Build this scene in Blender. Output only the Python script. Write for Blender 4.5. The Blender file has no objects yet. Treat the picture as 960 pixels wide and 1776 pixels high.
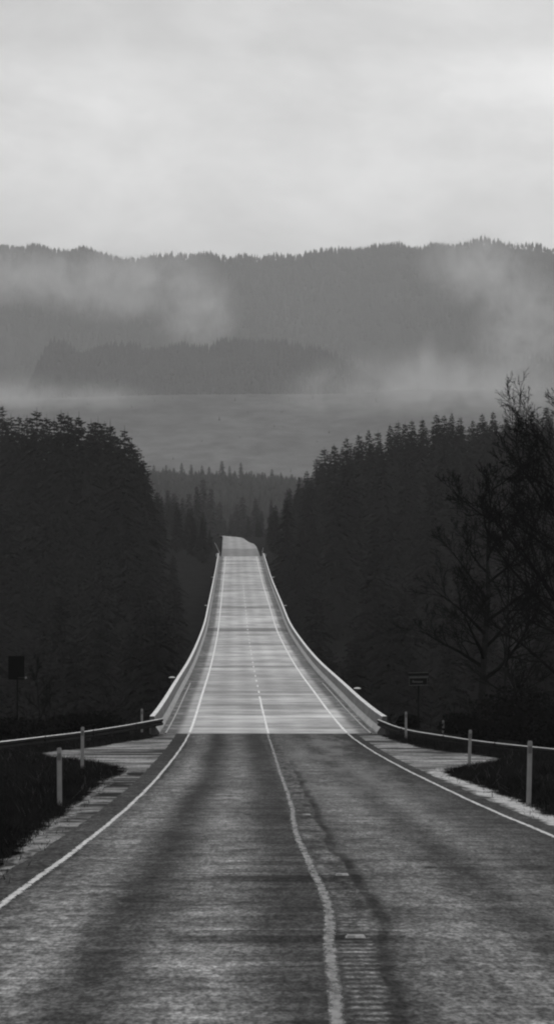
import bpy, math, random
import numpy as np
from mathutils import Vector, Matrix

random.seed(11)
RNG = np.random.default_rng(11)
SC = bpy.context.scene
COL = SC.collection
F = 4000.0            # focal length in photo pixels (960 px wide frame)
CZ = 2.0              # camera height above the road
PYH = 1072.0          # photo row of the true horizon

# ------------------------------------------------------------------ survey
def ip(tab):
    """smooth monotone (Fritsch-Carlson) interpolation through a table"""
    x = np.array([t[0] for t in tab], float); y = np.array([t[1] for t in tab], float)
    h = np.diff(x); dl = np.diff(y) / h
    m = np.zeros_like(y); m[0] = dl[0]; m[-1] = dl[-1]
    for i in range(1, len(x) - 1):
        m[i] = (dl[i-1] * h[i] + dl[i] * h[i-1]) / (h[i-1] + h[i])
    def f(v):
        v = np.asarray(v, float)
        k = np.clip(np.searchsorted(x, v) - 1, 0, len(h) - 1)
        t = (v - x[k]) / h[k]
        tt = np.clip(t, 0, 1)
        r = ((2*tt**3 - 3*tt**2 + 1) * y[k] + (tt**3 - 2*tt**2 + tt) * h[k] * m[k]
             + (-2*tt**3 + 3*tt**2) * y[k+1] + (tt**3 - tt**2) * h[k] * m[k+1])
        r = r + np.where(t < 0, (v - x[0]) * m[0], 0) + np.where(t > 1, (v - x[-1]) * m[-1], 0)
        return r
    return f

# road height (relative to the world, camera at z = CZ) against distance
_zr = ip([(0, -2.02), (15, -2.63), (24, -2.99), (30.3, -3.24), (36.6, -3.48), (45.6, -3.83), (58.4, -4.26),
          (73.4, -4.70), (90, -5.10), (106, -5.34), (125, -5.24), (145, -4.96), (195, -4.22), (245, -2.95),
          (292, -1.30), (343, 1.62), (432, 6.75), (551, 14.7), (640, 20.2), (722, 25.2), (748, 26.3), (775, 26.4),
          (830, 24.0), (1000, 19.5), (1900, 19.0)])
def zr(d): return _zr(d) + CZ
_xc = ip([(-30, 0.9), (10, 0.86), (24, 0.80), (36.6, 0.74), (45.6, 0.63), (58.4, 0.45), (73.4, 0.19), (97.7, -0.23),
          (106, -0.38), (145, -1.09), (195, -1.98), (292, -3.75), (432, -6.4), (551, -8.6), (660, -10.9), (720, -12.4),
          (770, -15.6), (820, -22.0), (880, -34.0)])
def xc(d): return _xc(d)
_cl = ip([(-30, -0.50), (15, -0.44), (20, -0.36), (24, -0.28), (31, -0.36), (37, -0.42), (47, -0.31), (63, -0.23), (88, -0.09),
          (106, -0.05), (145, 0.0), (560, 0.0)])           # yellow line against the lane centre
HW = 3.65                                                  # half of the width between the edge lines
xl_out = ip([(-30, -3.6), (15, -3.55), (31, -3.75), (44, -4.2), (60, -4.65), (72, -5.0), (77, -6.4), (83.5, -8.6), (87, -8.5),
             (91, -7.4), (95, -6.8), (99.5, -6.0), (104, -5.45), (106.3, -5.35)])
xr_out = ip([(-30, 5.3), (15, 5.3), (44, 5.3), (57, 5.27), (67, 5.06), (71, 5.4), (73.5, 6.3), (77, 7.5), (81, 7.6), (84, 7.2),
             (88, 6.2), (95.5, 5.35), (101, 4.95), (106.3, 4.75)])

def px2x(px, d): return (px - 480.0) * d / F
def py2z(py, d): return CZ - (py - PYH) * d / F
def smooth(a, b, v):
    t = np.clip((np.asarray(v, float) - a) / (b - a), 0, 1)
    return t * t * (3 - 2 * t)

def vnoise(x, y, seed=0):
    """cheap smooth value noise, vectorised"""
    x = np.asarray(x, float); y = np.asarray(y, float)
    xi = np.floor(x); yi = np.floor(y); fx = x - xi; fy = y - yi
    fx = fx*fx*(3-2*fx); fy = fy*fy*(3-2*fy)
    def hsh(a, b):
        s = np.sin(a * 127.1 + b * 311.7 + seed * 74.7) * 43758.5453
        return s - np.floor(s)
    return (hsh(xi, yi)*(1-fx) + hsh(xi+1, yi)*fx)*(1-fy) + (hsh(xi, yi+1)*(1-fx) + hsh(xi+1, yi+1)*fx)*fy
def fbm(x, y, seed=0, o=4):
    r = 0; a = .5
    for i in range(o):
        r = r + a * vnoise(x * 2**i, y * 2**i, seed + i); a *= .5
    return r

def ground_z(x, y):
    x = np.asarray(x, float); y = np.asarray(y, float)
    c = xc(np.clip(y, -60, 760)); a = np.abs(x - c); side = np.sign(x - c)
    # the approach
    near = zr(np.minimum(y, 120)) - 0.03
    vr = np.where(x < c, -xl_out(np.minimum(y, 106)), xr_out(np.minimum(y, 106)))
    e = np.maximum(np.where(x < c, -x, x) - vr, 0)
    near = near + 0.06 * smooth(0.0, 0.8, e) - 0.10 * np.maximum(e - 1.0, 0) - np.minimum(0.18 * np.maximum(a - 13.0, 0), 14)
    near = near + 0.10 * (vnoise(x * .5, y * .35, 3) - .5) * smooth(.2, 2, e)
    # the far bank and what lies behind it
    yy = np.maximum(y, 420)
    far = zr(np.minimum(yy, 1000)) - 0.12 - 6.0 * (1 - smooth(500, 552, y))
    far = far + smooth(7, 60, a) * np.where(side > 0, 0.28, 0.12) * np.clip(a - 7, 0, 200) * (1 - smooth(650, 1000, y)*.75)
    rise = smooth(1000, 1720, y) * 66.0 * (0.9 + 0.25 * fbm(x / 160.0, y / 500.0, 9)) - smooth(1760, 2300, y) * 55.0
    far = far + rise
    far = far + (fbm(x / 14.0, y / 14.0, 5) - .5) * 2.4 * smooth(8, 20, a)
    floor = -33.0 + 6.0 * (fbm(x / 40.0, y / 40.0, 2) - .5) + 0.10 * np.minimum(a, 250)
    g = smooth(112, 170, y) * (1 - smooth(300, 505, y))
    h = smooth(112, 400, y)
    return (near * (1 - h) + far * h) * (1 - g) + floor * g

# ------------------------------------------------------------------ nodes
class Mat:
    def __init__(s, name):
        s.m = bpy.data.materials.new(name); s.m.use_nodes = True
        s.t = s.m.node_tree; s.t.nodes.clear()
        s.out = s.t.nodes.new('ShaderNodeOutputMaterial')
    def n(s, typ, ins=None, **at):
        nd = s.t.nodes.new(typ)
        for k, v in at.items(): setattr(nd, k, v)
        for k, v in (ins or {}).items(): s.put(nd.inputs[k], v)
        return nd
    def put(s, sock, v):
        if isinstance(v, bpy.types.NodeSocket): s.t.links.new(v, sock)
        elif sock.type == 'RGBA' and not isinstance(v, (tuple, list)): sock.default_value = (v, v, v, 1)
        else: sock.default_value = v
    def math(s, op, a, b=0.0, c=0.0, clamp=False):
        nd = s.n('ShaderNodeMath', {0: a, 1: b, 2: c}, operation=op); nd.use_clamp = clamp
        return nd.outputs[0]
    def mul(s, a, b): return s.math('MULTIPLY', a, b)
    def add(s, a, b): return s.math('ADD', a, b)
    def comb(s, x, y, z=0.0): return s.n('ShaderNodeCombineXYZ', {0: x, 1: y, 2: z}).outputs[0]
    def noise(s, vec, scale, detail=3.0, rough=.55, dist=0.0):
        return s.n('ShaderNodeTexNoise', {'Vector': vec, 'Scale': scale, 'Detail': detail, 'Roughness': rough, 'Distortion': dist}).outputs['Fac']
    def ramp(s, fac, pts, mode='LINEAR'):
        nd = s.n('ShaderNodeValToRGB', {0: fac}); cr = nd.color_ramp; cr.interpolation = mode
        while len(cr.elements) < len(pts): cr.elements.new(.5)
        for el, (p, v) in zip(cr.elements, sorted(pts)):
            el.position = min(max(p, 0), 1); el.color = (v, v, v, 1)
        return s.n('ShaderNodeRGBToBW', {0: nd.outputs[0]}).outputs[0]
    def rng(s, v, a, b, c, d, clamp=True):
        nd = s.n('ShaderNodeMapRange', {0: v, 1: a, 2: b, 3: c, 4: d}); nd.clamp = clamp
        return nd.outputs[0]
    def sstep(s, v, a, b):
        return s.n('ShaderNodeMapRange', {0: v, 1: a, 2: b, 3: 0.0, 4: 1.0}, interpolation_type='SMOOTHSTEP').outputs[0]
    def mix(s, f, a, b):
        # float lerp a -> b
        return s.add(a, s.mul(f, s.math('SUBTRACT', b, a)))
    def uv(s):
        u = s.n('ShaderNodeUVMap'); u.uv_map = 'UVMap'
        sp = s.n('ShaderNodeSeparateXYZ', {0: u.outputs[0]})
        return u.outputs[0], sp.outputs[0], sp.outputs[1]
    def obj(s): return s.n('ShaderNodeTexCoord').outputs['Object']
    def pos(s): return s.n('ShaderNodeNewGeometry').outputs['Position']
    def bump(s, h, strength=.3, dist=.02):
        return s.n('ShaderNodeBump', {'Height': h, 'Strength': strength, 'Distance': dist}).outputs[0]
    def bsdf(s, col, rough=.8, spec=.3, metal=0.0, normal=None):
        b = s.n('ShaderNodeBsdfPrincipled', {'Roughness': rough, 'Specular IOR Level': spec, 'Metallic': metal})
        if isinstance(col, bpy.types.NodeSocket):
            s.t.links.new(col, b.inputs['Base Color'])
        else: b.inputs['Base Color'].default_value = (col, col, col, 1)
        if normal is not None: s.t.links.new(normal, b.inputs['Normal'])
        return b.outputs[0]
    def done(s, surf=None, vol=None):
        if surf is not None: s.t.links.new(surf, s.out.inputs['Surface'])
        if vol is not None: s.t.links.new(vol, s.out.inputs['Volume'])
        return s.m

def simple(name, col, rough=.8, spec=.3, metal=0.0, var=.35, scale=3.0):
    M = Mat(name); o = M.obj()
    n = M.noise(o, scale, 4)
    return M.done(M.bsdf(M.rng(n, .25, .75, col * (1 - var), col * (1 + var)), rough, spec, metal))

def asphalt_material():
    M = Mat('worn_asphalt'); uv, u, v = M.uv()
    wob = M.noise(M.comb(M.mul(v, .035), M.mul(u, .10)), 1.0, 3)
    uu = M.add(u, M.rng(wob, .2, .8, -.30, .30, False))
    T = lambda q: (q + .65) / 8.6
    pts = [(-.65, .42), (-.30, .42), (-.02, .60), (.18, .95), (.65, 1.16), (1.32, .68), (2.15, 1.14), (2.9, .72), (3.2, .70),
           (3.42, .86), (3.78, .86), (4.02, 1.0), (4.45, 1.08), (5.2, .80), (5.75, 1.04), (6.3, .82), (6.9, .72), (7.22, .66), (7.36, .40), (7.95, .38)]
    band = M.ramp(M.math('DIVIDE', M.add(uu, .65), 8.6), [(T(a), min((b**2.4) * .5, 1.0)) for a, b in pts], 'EASE')
    band = M.mul(band, 2.0)
    # crisp dark seal-coated margins outside the edge lines
    ur = M.add(u, M.rng(M.noise(M.comb(M.mul(v, .5), 0.), 1., 3), .2, .8, -.05, .05, False))
    mar = M.math('ADD', M.math('LESS_THAN', ur, -.03), M.math('GREATER_THAN', ur, 7.33))
    band = M.mix(mar, band, .40)
    # transverse streaks, mottling, aggregate
    st = M.noise(M.comb(M.mul(u, .35), M.mul(v, 1.1)), 1.0, 5, .65)
    st2 = M.noise(M.comb(M.mul(u, .55), M.mul(v, 4.5), 4.), 1.0, 4, .6)
    mot = M.noise(M.comb(M.mul(u, 2.4), M.mul(v, .8)), 1.0, 5, .7)
    agg = M.noise(M.comb(M.mul(u, 26.), M.mul(v, 9.)), 1.0, 2, .6)
    grain = M.noise(M.comb(M.mul(u, 10.), M.mul(v, 3.2)), 1.0, 3, .7)
    k = M.mul(M.rng(st, .38, .62, .80, 1.20), M.rng(st2, .40, .60, .88, 1.12))
    k = M.mul(k, M.rng(mot, .38, .62, .66, 1.34))
    k = M.mul(k, M.mul(M.rng(agg, .38, .62, .64, 1.36), M.rng(grain, .40, .60, .66, 1.34)))
    big = M.noise(M.comb(M.mul(u, .5), M.mul(v, .09), 8.), 1.0, 3, .6)
    k = M.mul(k, M.rng(big, .38, .62, .80, 1.20))
    col = M.mul(M.mul(band, k), .099)
    # darker resurfaced stretch right before the bridge, left lane most
    dk = M.mul(M.sstep(v, 62, 98), M.rng(u, 3.2, 6.5, .34, .20))
    col = M.mul(col, M.math('SUBTRACT', 1.0, dk))
    # rumble strip right of the yellow line
    lu = M.ramp(M.mul(v, .01), [(.15, .21), (.20, .29), (.24, .37), (.31, .29), (.37, .23), (.47, .34), (.63, .42), (.88, .56), (1, .60)], 'CARDINAL')
    X = M.math('SUBTRACT', u, M.add(3.0, lu))
    rm = M.mul(M.mul(M.sstep(X, .07, .11), M.math('SUBTRACT', 1.0, M.sstep(X, .34, .40))), M.math('LESS_THAN', v, 92))
    wave = M.math('SINE', M.mul(v, 2 * math.pi / .30))
    w01 = M.rng(wave, -.5, .7, 0, 1)
    col = M.mul(col, M.mix(M.mul(M.mul(rm, M.rng(v, 19, 23, 1.0, .22)), M.rng(grain, .4, .6, .4, 1.0)), 1.0, M.mix(w01, .62, 2.0)))
    pt = M.noise(M.comb(M.mul(u, 4.), M.mul(v, .9), 6.), 1.0, 5, .75)
    pz = M.mul(M.mul(M.sstep(X, .05, .12), M.math('SUBTRACT', 1.0, M.sstep(X, .36, .46))), M.mul(M.sstep(v, 18, 23), M.math('SUBTRACT', 1.0, M.sstep(v, 85, 100))))
    col = M.mul(col, M.mix(pz, 1.0, M.rng(pt, .40, .60, .45, 1.55)))
    # open dark joint beside it
    jw = M.add(M.add(X, M.rng(v, 15, 22, .07, .0)), M.rng(M.noise(M.comb(M.mul(v, .25), 3.), 1., 4), .2, .8, -.16, .10, False))
    jm = M.mul(M.sstep(jw, .36, .42), M.math('SUBTRACT', 1.0, M.sstep(jw, .46, .58)))
    jm = M.mul(jm, M.mul(M.rng(M.noise(M.comb(M.mul(v, .22), 9.), 1., 4), .40, .54, .20, 1.0), M.math('SUBTRACT', 1.0, M.sstep(v, 60, 96))))
    col = M.mul(col, M.mix(jm, 1.0, .30))
    # pale grit patches in the right lane before the bridge
    gp = M.noise(M.comb(M.mul(u, .8), M.mul(v, .13), 2.), 1.0, 5, .7)
    gm = M.mul(M.rng(gp, .48, .60, 0, 1), M.mul(M.sstep(v, 42, 60), M.mul(M.sstep(u, 3.6, 4.4), M.math('SUBTRACT', 1., M.sstep(u, 6.6, 7.2)))))
    col = M.mix(M.mul(gm, .8), col, .125)
    # damp smears across the lane beside the markers
    for v0, hw, a in ((27.6, .8, .55), (20.4, .55, .50), (43.5, 1.2, .35), (35.0, .5, .25), (17.2, .30, .25), (21.2, .16, -.75), (18.35, .10, -.5), (31., .25, -.3)):
        dv = M.math('ABSOLUTE', M.math('SUBTRACT', M.add(v, M.rng(st, .3, .7, -.3, .3, False)), v0))
        sm = M.mul(M.math('SUBTRACT', 1.0, M.sstep(dv, hw*.5, hw)), M.mul(M.sstep(uu, 1.2, 2.6), M.math('SUBTRACT', 1.0, M.sstep(uu, 3.75, 3.95))))
        col = M.mul(col, M.math('SUBTRACT', 1.0, M.mul(sm, a)))
    # tar blots
    vo = M.n('ShaderNodeTexVoronoi', {'Vector': M.comb(M.mul(u, .55), M.mul(v, .21)), 'Scale': 1.0, 'Randomness': 1.0}).outputs['Distance']
    col = M.mul(col, M.rng(vo, .035, .06, .35, 1.0))
    h = M.add(M.add(M.mul(agg, .8), M.mul(grain, .8)), M.add(M.mul(M.mul(wave, rm), .9), M.mul(jm, -1.2)))
    rough = M.rng(mot, .3, .7, .78, .92)
    return M.done(M.bsdf(col, rough, .02, 0, M.bump(h, .45, .015)))

def deck_material():
    M = Mat('pale_deck_concrete'); uv, u, v = M.uv()
    s1 = M.noise(M.comb(M.mul(u, .12), M.mul(v, .55)), 1.0, 5, .7)
    s2 = M.noise(M.comb(M.mul(u, .22), M.mul(v, 1.9), 3.), 1.0, 4, .65)
    s3 = M.noise(M.comb(M.mul(u, .16), M.mul(v, .11), 7.), 1.0, 5, .7)
    mot = M.noise(uv, 2.2, 4, .65); gr = M.noise(uv, 11.0, 3, .7)
    k = M.mul(M.rng(s1, .38, .62, .72, 1.16), M.rng(s2, .38, .62, .80, 1.14))
    k = M.mul(k, M.mul(M.rng(s3, .40, .60, .74, 1.14), M.mul(M.rng(mot, .3, .7, .93, 1.07), M.rng(gr, .3, .7, .92, 1.08))))
    T = lambda q: (q + 1.4) / 10.1
    pts = [(-1.4, .62), (-.75, .62), (-.35, .95), (.5, 1.0), (1.3, .86), (2.1, 1.0), (2.9, .86), (3.6, .98), (4.4, .87), (5.2, 1.0), (6.1, .90), (6.9, 1.0), (7.7, .97), (8.1, .66), (8.7, .55)]
    k = M.mul(k, M.ramp(M.math('DIVIDE', M.add(u, 1.4), 10.1), [(T(a), b) for a, b in pts], 'EASE'))
    col = M.mul(k, .435)
    # pours of slightly different age
    for ln_, sd_, a0, a1 in ((7.3, 1., .84, 1.13), (2.1, 5., .90, 1.08), (31., 9., .90, 1.08)):
        wn = M.n('ShaderNodeTexWhiteNoise', {'W': M.add(M.math('FLOOR', M.math('DIVIDE', M.add(v, M.rng(s1, .3, .7, -.3, .3, False)), ln_)), sd_*17.3)}, noise_dimensions='1D').outputs['Value']
        col = M.mul(col, M.rng(wn, 0, 1, a0, a1))
    # silt lying along the kerbs
    e = M.math('ABSOLUTE', M.math('SUBTRACT', u, 3.65))
    ds = M.mul(M.sstep(e, 3.95, 4.4), M.rng(M.noise(M.comb(M.mul(u, .9), M.mul(v, .40), 5.), 1.0, 5, .7), .38, .52, .15, 1.0))
    col = M.mul(col, M.mix(ds, 1.0, .36))
    # darker patched slabs and hairline cross cracks
    for v0, v1, a in ((284, 292.5, .42), (149, 153, .70), (196, 199, .62), (247, 250, .62), (338, 345, .62), (398, 402, .80), (466, 474, .78), (520, 525, .84)):
        m = M.mul(M.math('GREATER_THAN', v, v0), M.math('LESS_THAN', v, v1))
        col = M.mul(col, M.math('SUBTRACT', 1.0, M.mul(m, 1 - a)))
    cr = M.noise(M.comb(M.mul(u, .02), M.mul(v, .8), 11.), 1.0, 2, .5)
    cm = M.math('LESS_THAN', M.math('ABSOLUTE', M.math('SUBTRACT', cr, .5)), .012)
    col = M.mul(col, M.math('SUBTRACT', 1.0, M.mul(cm, .4)))
    return M.done(M.bsdf(col, .75, .08, 0, M.bump(M.add(gr, M.mul(s2, .7)), .25, .015)))

def grit_material(name, lo, hi):
    M = Mat(name); uv, u, v = M.uv()
    s1 = M.noise(M.comb(M.mul(u, .30), M.mul(v, .55)), 1.0, 6, .7)
    s2 = M.noise(M.comb(M.mul(u, .5), M.mul(v, 1.7), 5.), 1.0, 5, .65)
    g = M.noise(uv, 14.0, 4, .75)
    k = M.rng(M.add(M.mul(s1, .6), M.mul(s2, .4)), .43, .60, lo, hi)
    k = M.mul(k, M.rng(g, .25, .75, .7, 1.3))
    return M, uv, u, v, k, g

def paint_material(name, col, wear, w=.11):
    M = Mat(name); uv, u, v = M.uv()
    n1 = M.noise(M.comb(M.mul(u, 12.), M.mul(v, 3.)), 1.0, 5, .75); n2 = M.noise(M.comb(M.mul(u, .3), M.mul(v, .5)), 1.0, 3)
    c = M.mul(M.rng(n1, .3, .7, col * .75, col * 1.1), M.rng(n2, .3, .7, .85, 1.12))
    b = M.bsdf(c, .6, .25)
    hole = M.rng(M.add(M.mul(n1, .75), M.mul(n2, .25)), wear - .08, wear + .20, 0.10, 1.0)
    ed = M.math('SUBTRACT', .5, M.math('ABSOLUTE', M.math('SUBTRACT', M.math('DIVIDE', u, w), .5)))
    hole = M.mul(hole, M.rng(M.add(ed, M.mul(M.math('SUBTRACT', n1, .5), 1.1)), .0, .28, 0.0, .92))
    tr = M.n('ShaderNodeBsdfTransparent').outputs[0]
    mx = M.n('ShaderNodeMixShader', {0: hole, 1: tr, 2: b})
    return M.done(mx.outputs[0])

MT = {}
def build_materials():
    MT['asphalt'] = asphalt_material()
    MT['deck'] = deck_material()
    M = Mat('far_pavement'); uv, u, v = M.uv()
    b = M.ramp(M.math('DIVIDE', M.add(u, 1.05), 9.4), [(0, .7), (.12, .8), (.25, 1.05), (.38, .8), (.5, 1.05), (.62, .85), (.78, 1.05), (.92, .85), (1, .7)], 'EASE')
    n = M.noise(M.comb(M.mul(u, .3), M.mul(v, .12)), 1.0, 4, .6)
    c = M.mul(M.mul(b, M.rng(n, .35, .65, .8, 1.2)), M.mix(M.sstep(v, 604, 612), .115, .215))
    MT['far_pavement'] = M.done(M.bsdf(c, .7, .2))
    M = Mat('wet_gritty_shoulder'); uv, u, v = M.uv(); p = M.pos()
    sp = M.n('ShaderNodeSeparateXYZ', {0: p}); px_, py_ = sp.outputs[0], sp.outputs[1]
    s1 = M.noise(M.comb(M.mul(px_, .42), M.mul(py_, .34)), 1.0, 6, .72)
    s2 = M.noise(M.comb(M.mul(px_, .6), M.mul(py_, 1.1), 5.), 1.0, 5, .7)
    g = M.noise(M.comb(M.mul(px_, 9.), M.mul(py_, 3.)), 1.0, 4, .75)
    k = M.rng(M.add(M.mul(s1, .6), M.mul(s2, .4)), .45, .57, .013, .145)
    far_ = M.mul(M.sstep(v, 62, 80), .5)
    k = M.mix(far_, k, M.rng(s2, .38, .52, .04, .25))
    s4 = M.noise(M.comb(M.mul(px_, .11), M.mul(py_, .42), 8.), 1.0, 5, .68)
    k = M.mul(k, M.rng(s4, .49, .57, 1.0, .12))
    # washed pale grit in a narrow line just inside the grass, thick on the right verge
    side = M.math('GREATER_THAN', px_, 0.0)
    lw = M.mix(side, .20, .55)
    ln = M.mul(M.math('SUBTRACT', 1.0, M.sstep(M.math('ABSOLUTE', M.math('SUBTRACT', u, M.mix(side, .14, .30))), M.mul(lw, .3), M.mul(lw, .6))), M.rng(s1, .36, .5, .35, 1.0))
    ln = M.mul(ln, M.math('SUBTRACT', 1.0, M.sstep(v, 66, 74)))
    k = M.mix(ln, k, M.mix(side, .13, .25))
    k = M.mul(k, M.rng(g, .36, .64, .62, 1.38))
    # soil and rotting stalks creeping in from the grass
    s5 = M.noise(M.comb(M.mul(px_, 2.2), M.mul(py_, .9), 2.), 1.0, 5, .75)
    ed = M.rng(M.add(u, M.mul(M.math('SUBTRACT', s5, .5), 1.3)), .02, .20, 0, 1)
    k = M.mix(ed, .016, k)
    k = M.mul(k, 1.35)
    MT['shoulder'] = M.done(M.bsdf(k, .85, .03, 0, M.bump(g, .4, .02)))
    # concrete with joints every six metres
    M = Mat('barrier_concrete'); uv, u, v = M.uv(); p = M.pos()
    st = M.noise(M.comb(M.mul(v, .5), M.mul(u, 3.0)), 1.0, 5, .65)
    gr = M.noise(uv, 9.0, 4, .7)
    c = M.mul(M.rng(st, .3, .7, .24, .36), M.rng(gr, .3, .7, .85, 1.15))
    fr = M.math('FRACT', M.math('DIVIDE', v, 6.1))
    c = M.mul(c, M.math('SUBTRACT', 1.0, M.mul(M.math('LESS_THAN', fr, .012), .55)))
    # shade and stains painted on the upright face (u = metres along the profile), cap painted sky-lit
    shade_stain = M.noise(M.comb(M.mul(v, 1.1), M.mul(u, .6), 2.), 1., 5, .7)
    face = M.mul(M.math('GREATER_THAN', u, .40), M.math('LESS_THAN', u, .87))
    c = M.mul(c, M.math('SUBTRACT', 1.0, M.mul(face, M.rng(shade_stain, .35, .65, .42, .70))))
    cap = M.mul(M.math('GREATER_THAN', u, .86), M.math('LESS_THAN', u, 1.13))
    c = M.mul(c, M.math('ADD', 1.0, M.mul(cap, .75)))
    MT['concrete'] = M.done(M.bsdf(c, .8, .2, 0, M.bump(gr, .2, .01)))
    MT['white_paint'] = paint_material('worn_white_paint', .46, .30)
    MT['deck_paint'] = paint_material('deck_white_paint', .70, .24, .20)
    MT['yellow_paint'] = paint_material('worn_yellow_paint', .175, .37, .12)
    MT['soil'] = simple('forest_soil', .010, 1.0, .0, 0, .5, .4)
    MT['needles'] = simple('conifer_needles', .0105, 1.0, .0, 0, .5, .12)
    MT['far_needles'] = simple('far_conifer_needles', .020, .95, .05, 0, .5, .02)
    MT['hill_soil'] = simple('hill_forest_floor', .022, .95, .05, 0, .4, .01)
    M = Mat('cleared_hillside'); o = M.pos()
    a = M.noise(o, .004, 5, .6); b = M.noise(o, .03, 5, .7)
    MT['cleared'] = M.done(M.bsdf(M.mul(M.rng(a, .36, .64, .050, .078), M.rng(b, .36, .64, .6, 1.4)), .95, .05))
    MT['bark'] = simple('grey_bark', .014, 1.0, .0, 0, .5, 3.0)
    MT['dark_bark'] = simple('conifer_bark', .010, 1.0, .0, 0, .4, 2.0)
    MT['twig'] = simple('wet_twigs', .005, 1.0, .0, 0, .4, 2.0)
    MT['grass'] = simple('dark_grass', .013, 1.0, .0, 0, .7, .8)
    MT['leaf'] = simple('bramble_leaves', .007, 1.0, .0, 0, .5, .6)
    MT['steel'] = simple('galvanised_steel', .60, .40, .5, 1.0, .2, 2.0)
    MT['shaded_steel'] = simple('shaded_rail_steel', .016, .8, .08, 0, .5, 1.5)  # shade on the rail face, put into a near-black base colour
    MT['wood'] = simple('treated_post', .035, .85, .2, 0, .4, 5.0)
    MT['plastic'] = simple('weathered_white_plastic', .20, .6, .3, 0, .2, 4.0)
    MT['reflector'] = simple('dull_reflector', .09, .35, .5, 0, .2, 9.0)
    MT['sign_dark'] = simple('dark_sign_sheet', .006, .8, .05, 0, .2, 2.0)
    MT['sign_edge'] = simple('sign_border', .085, .6, .3, 0, .2, 2.0)
    MT['sign_back'] = simple('sign_back_sheet', .004, .9, .0, 0, .3, 2.0)
    MT['rubber'] = simple('joint_rubber', .05, .7, .3, 0, .3, 4.0)
    MT['chalk'] = simple('pale_marker_ceramic', .42, .5, .4, 0, .2, 20.0)
    MT['scuffed'] = simple('scuffed_ceramic', .20, .6, .3, 0, .55, 22.0)
    MT['stone'] = simple('dark_stone', .03, .8, .2, 0, .3, 9.0)
build_materials()

# ------------------------------------------------------------------ mesh helpers
class MB:
    def __init__(s): s.v = []; s.f = []; s.uv = []
    def quad(s, a, b, c, d, uv=None):
        i = len(s.v); s.v += [tuple(a), tuple(b), tuple(c), tuple(d)]; s.f.append((i, i+1, i+2, i+3)); s.uv.append(uv)
    def tri(s, a, b, c):
        i = len(s.v); s.v += [tuple(a), tuple(b), tuple(c)]; s.f.append((i, i+1, i+2)); s.uv.append(None)
    def box(s, cx, cy, cz, sx, sy, sz, rot=None):
        i = len(s.v)
        for z in (-1, 1):
            for x, y in ((-1, -1), (1, -1), (1, 1), (-1, 1)):
                p = Vector((x*sx/2, y*sy/2, z*sz/2))
                if rot is not None: p = rot @ p
                s.v.append((cx+p.x, cy+p.y, cz+p.z))
        for q in ((3,2,1,0), (4,5,6,7), (0,1,5,4), (1,2,6,5), (2,3,7,6), (3,0,4,7)):
            s.f.append(tuple(i+k for k in q)); s.uv.append(None)
    def tube(s, pts, radii, n=6, cap=True):
        """tapered tube through points"""
        i0 = len(s.v); m = len(pts)
        for j, (p, r) in enumerate(zip(pts, radii)):
            a = Vector(pts[max(j-1, 0)]); b = Vector(pts[min(j+1, m-1)])
            t = (b - a)
            t = t.normalized() if t.length > 1e-9 else Vector((0, 0, 1))
            x = t.cross(Vector((.31, .17, 1)) if abs(t.z) < .95 else Vector((1, 0.2, 0))).normalized(); y = t.cross(x)
            for k in range(n):
                an = 2*math.pi*k/n
                q = Vector(p) + x*(r*math.cos(an)) + y*(r*math.sin(an)); s.v.append(tuple(q))
        for j in range(m-1):
            for k in range(n):
                s.f.append((i0+j*n+k, i0+j*n+(k+1) % n, i0+(j+1)*n+(k+1) % n, i0+(j+1)*n+k)); s.uv.append(None)
        if cap:
            s.f.append(tuple(i0+k for k in reversed(range(n)))); s.uv.append(None)
            s.f.append(tuple(i0+(m-1)*n+k for k in range(n))); s.uv.append(None)
    def sweep(s, ds, prof, place, closed=True, caps=True):
        """profile points swept along distance; uv = (metres along the profile, distance)"""
        i0 = len(s.v); n = len(prof)
        acc = [0.0]
        for a, b in zip(prof, prof[1:] + prof[:1]): acc.append(acc[-1] + math.hypot(b[0]-a[0], b[1]-a[1]))
        for d in ds:
            for p in prof: s.v.append(tuple(place(d, p)))
        for j in range(len(ds)-1):
            for k in range(n if closed else n-1):
                k2 = (k+1) % n
                s.f.append((i0+j*n+k, i0+j*n+k2, i0+(j+1)*n+k2, i0+(j+1)*n+k))
                s.uv.append([(acc[k], ds[j]), (acc[k+1], ds[j]), (acc[k+1], ds[j+1]), (acc[k], ds[j+1])])
        if closed and caps:
            s.f.append(tuple(i0+k for k in range(n))); s.uv.append(None)
            s.f.append(tuple(i0+(len(ds)-1)*n+k for k in reversed(range(n)))); s.uv.append(None)
    def mesh(s, name, m, smooth_=False):
        me = bpy.data.meshes.new(name); me.from_pydata(s.v, [], s.f)
        if any(u is not None for u in s.uv):
            l = me.uv_layers.new(name='UVMap'); k = 0
            for f, u in zip(s.f, s.uv):
                for j in range(len(f)):
                    l.data[k].uv = u[j] if u is not None else (0.5, 0.0)
                    k += 1
        me.materials.append(m)
        if smooth_: me.polygons.foreach_set('use_smooth', [True]*len(me.polygons))
        me.update(); return me
    def build(s, name, m, parent=None, smooth_=False):
        return link(name, s.mesh(name, m, smooth_), parent)

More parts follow.
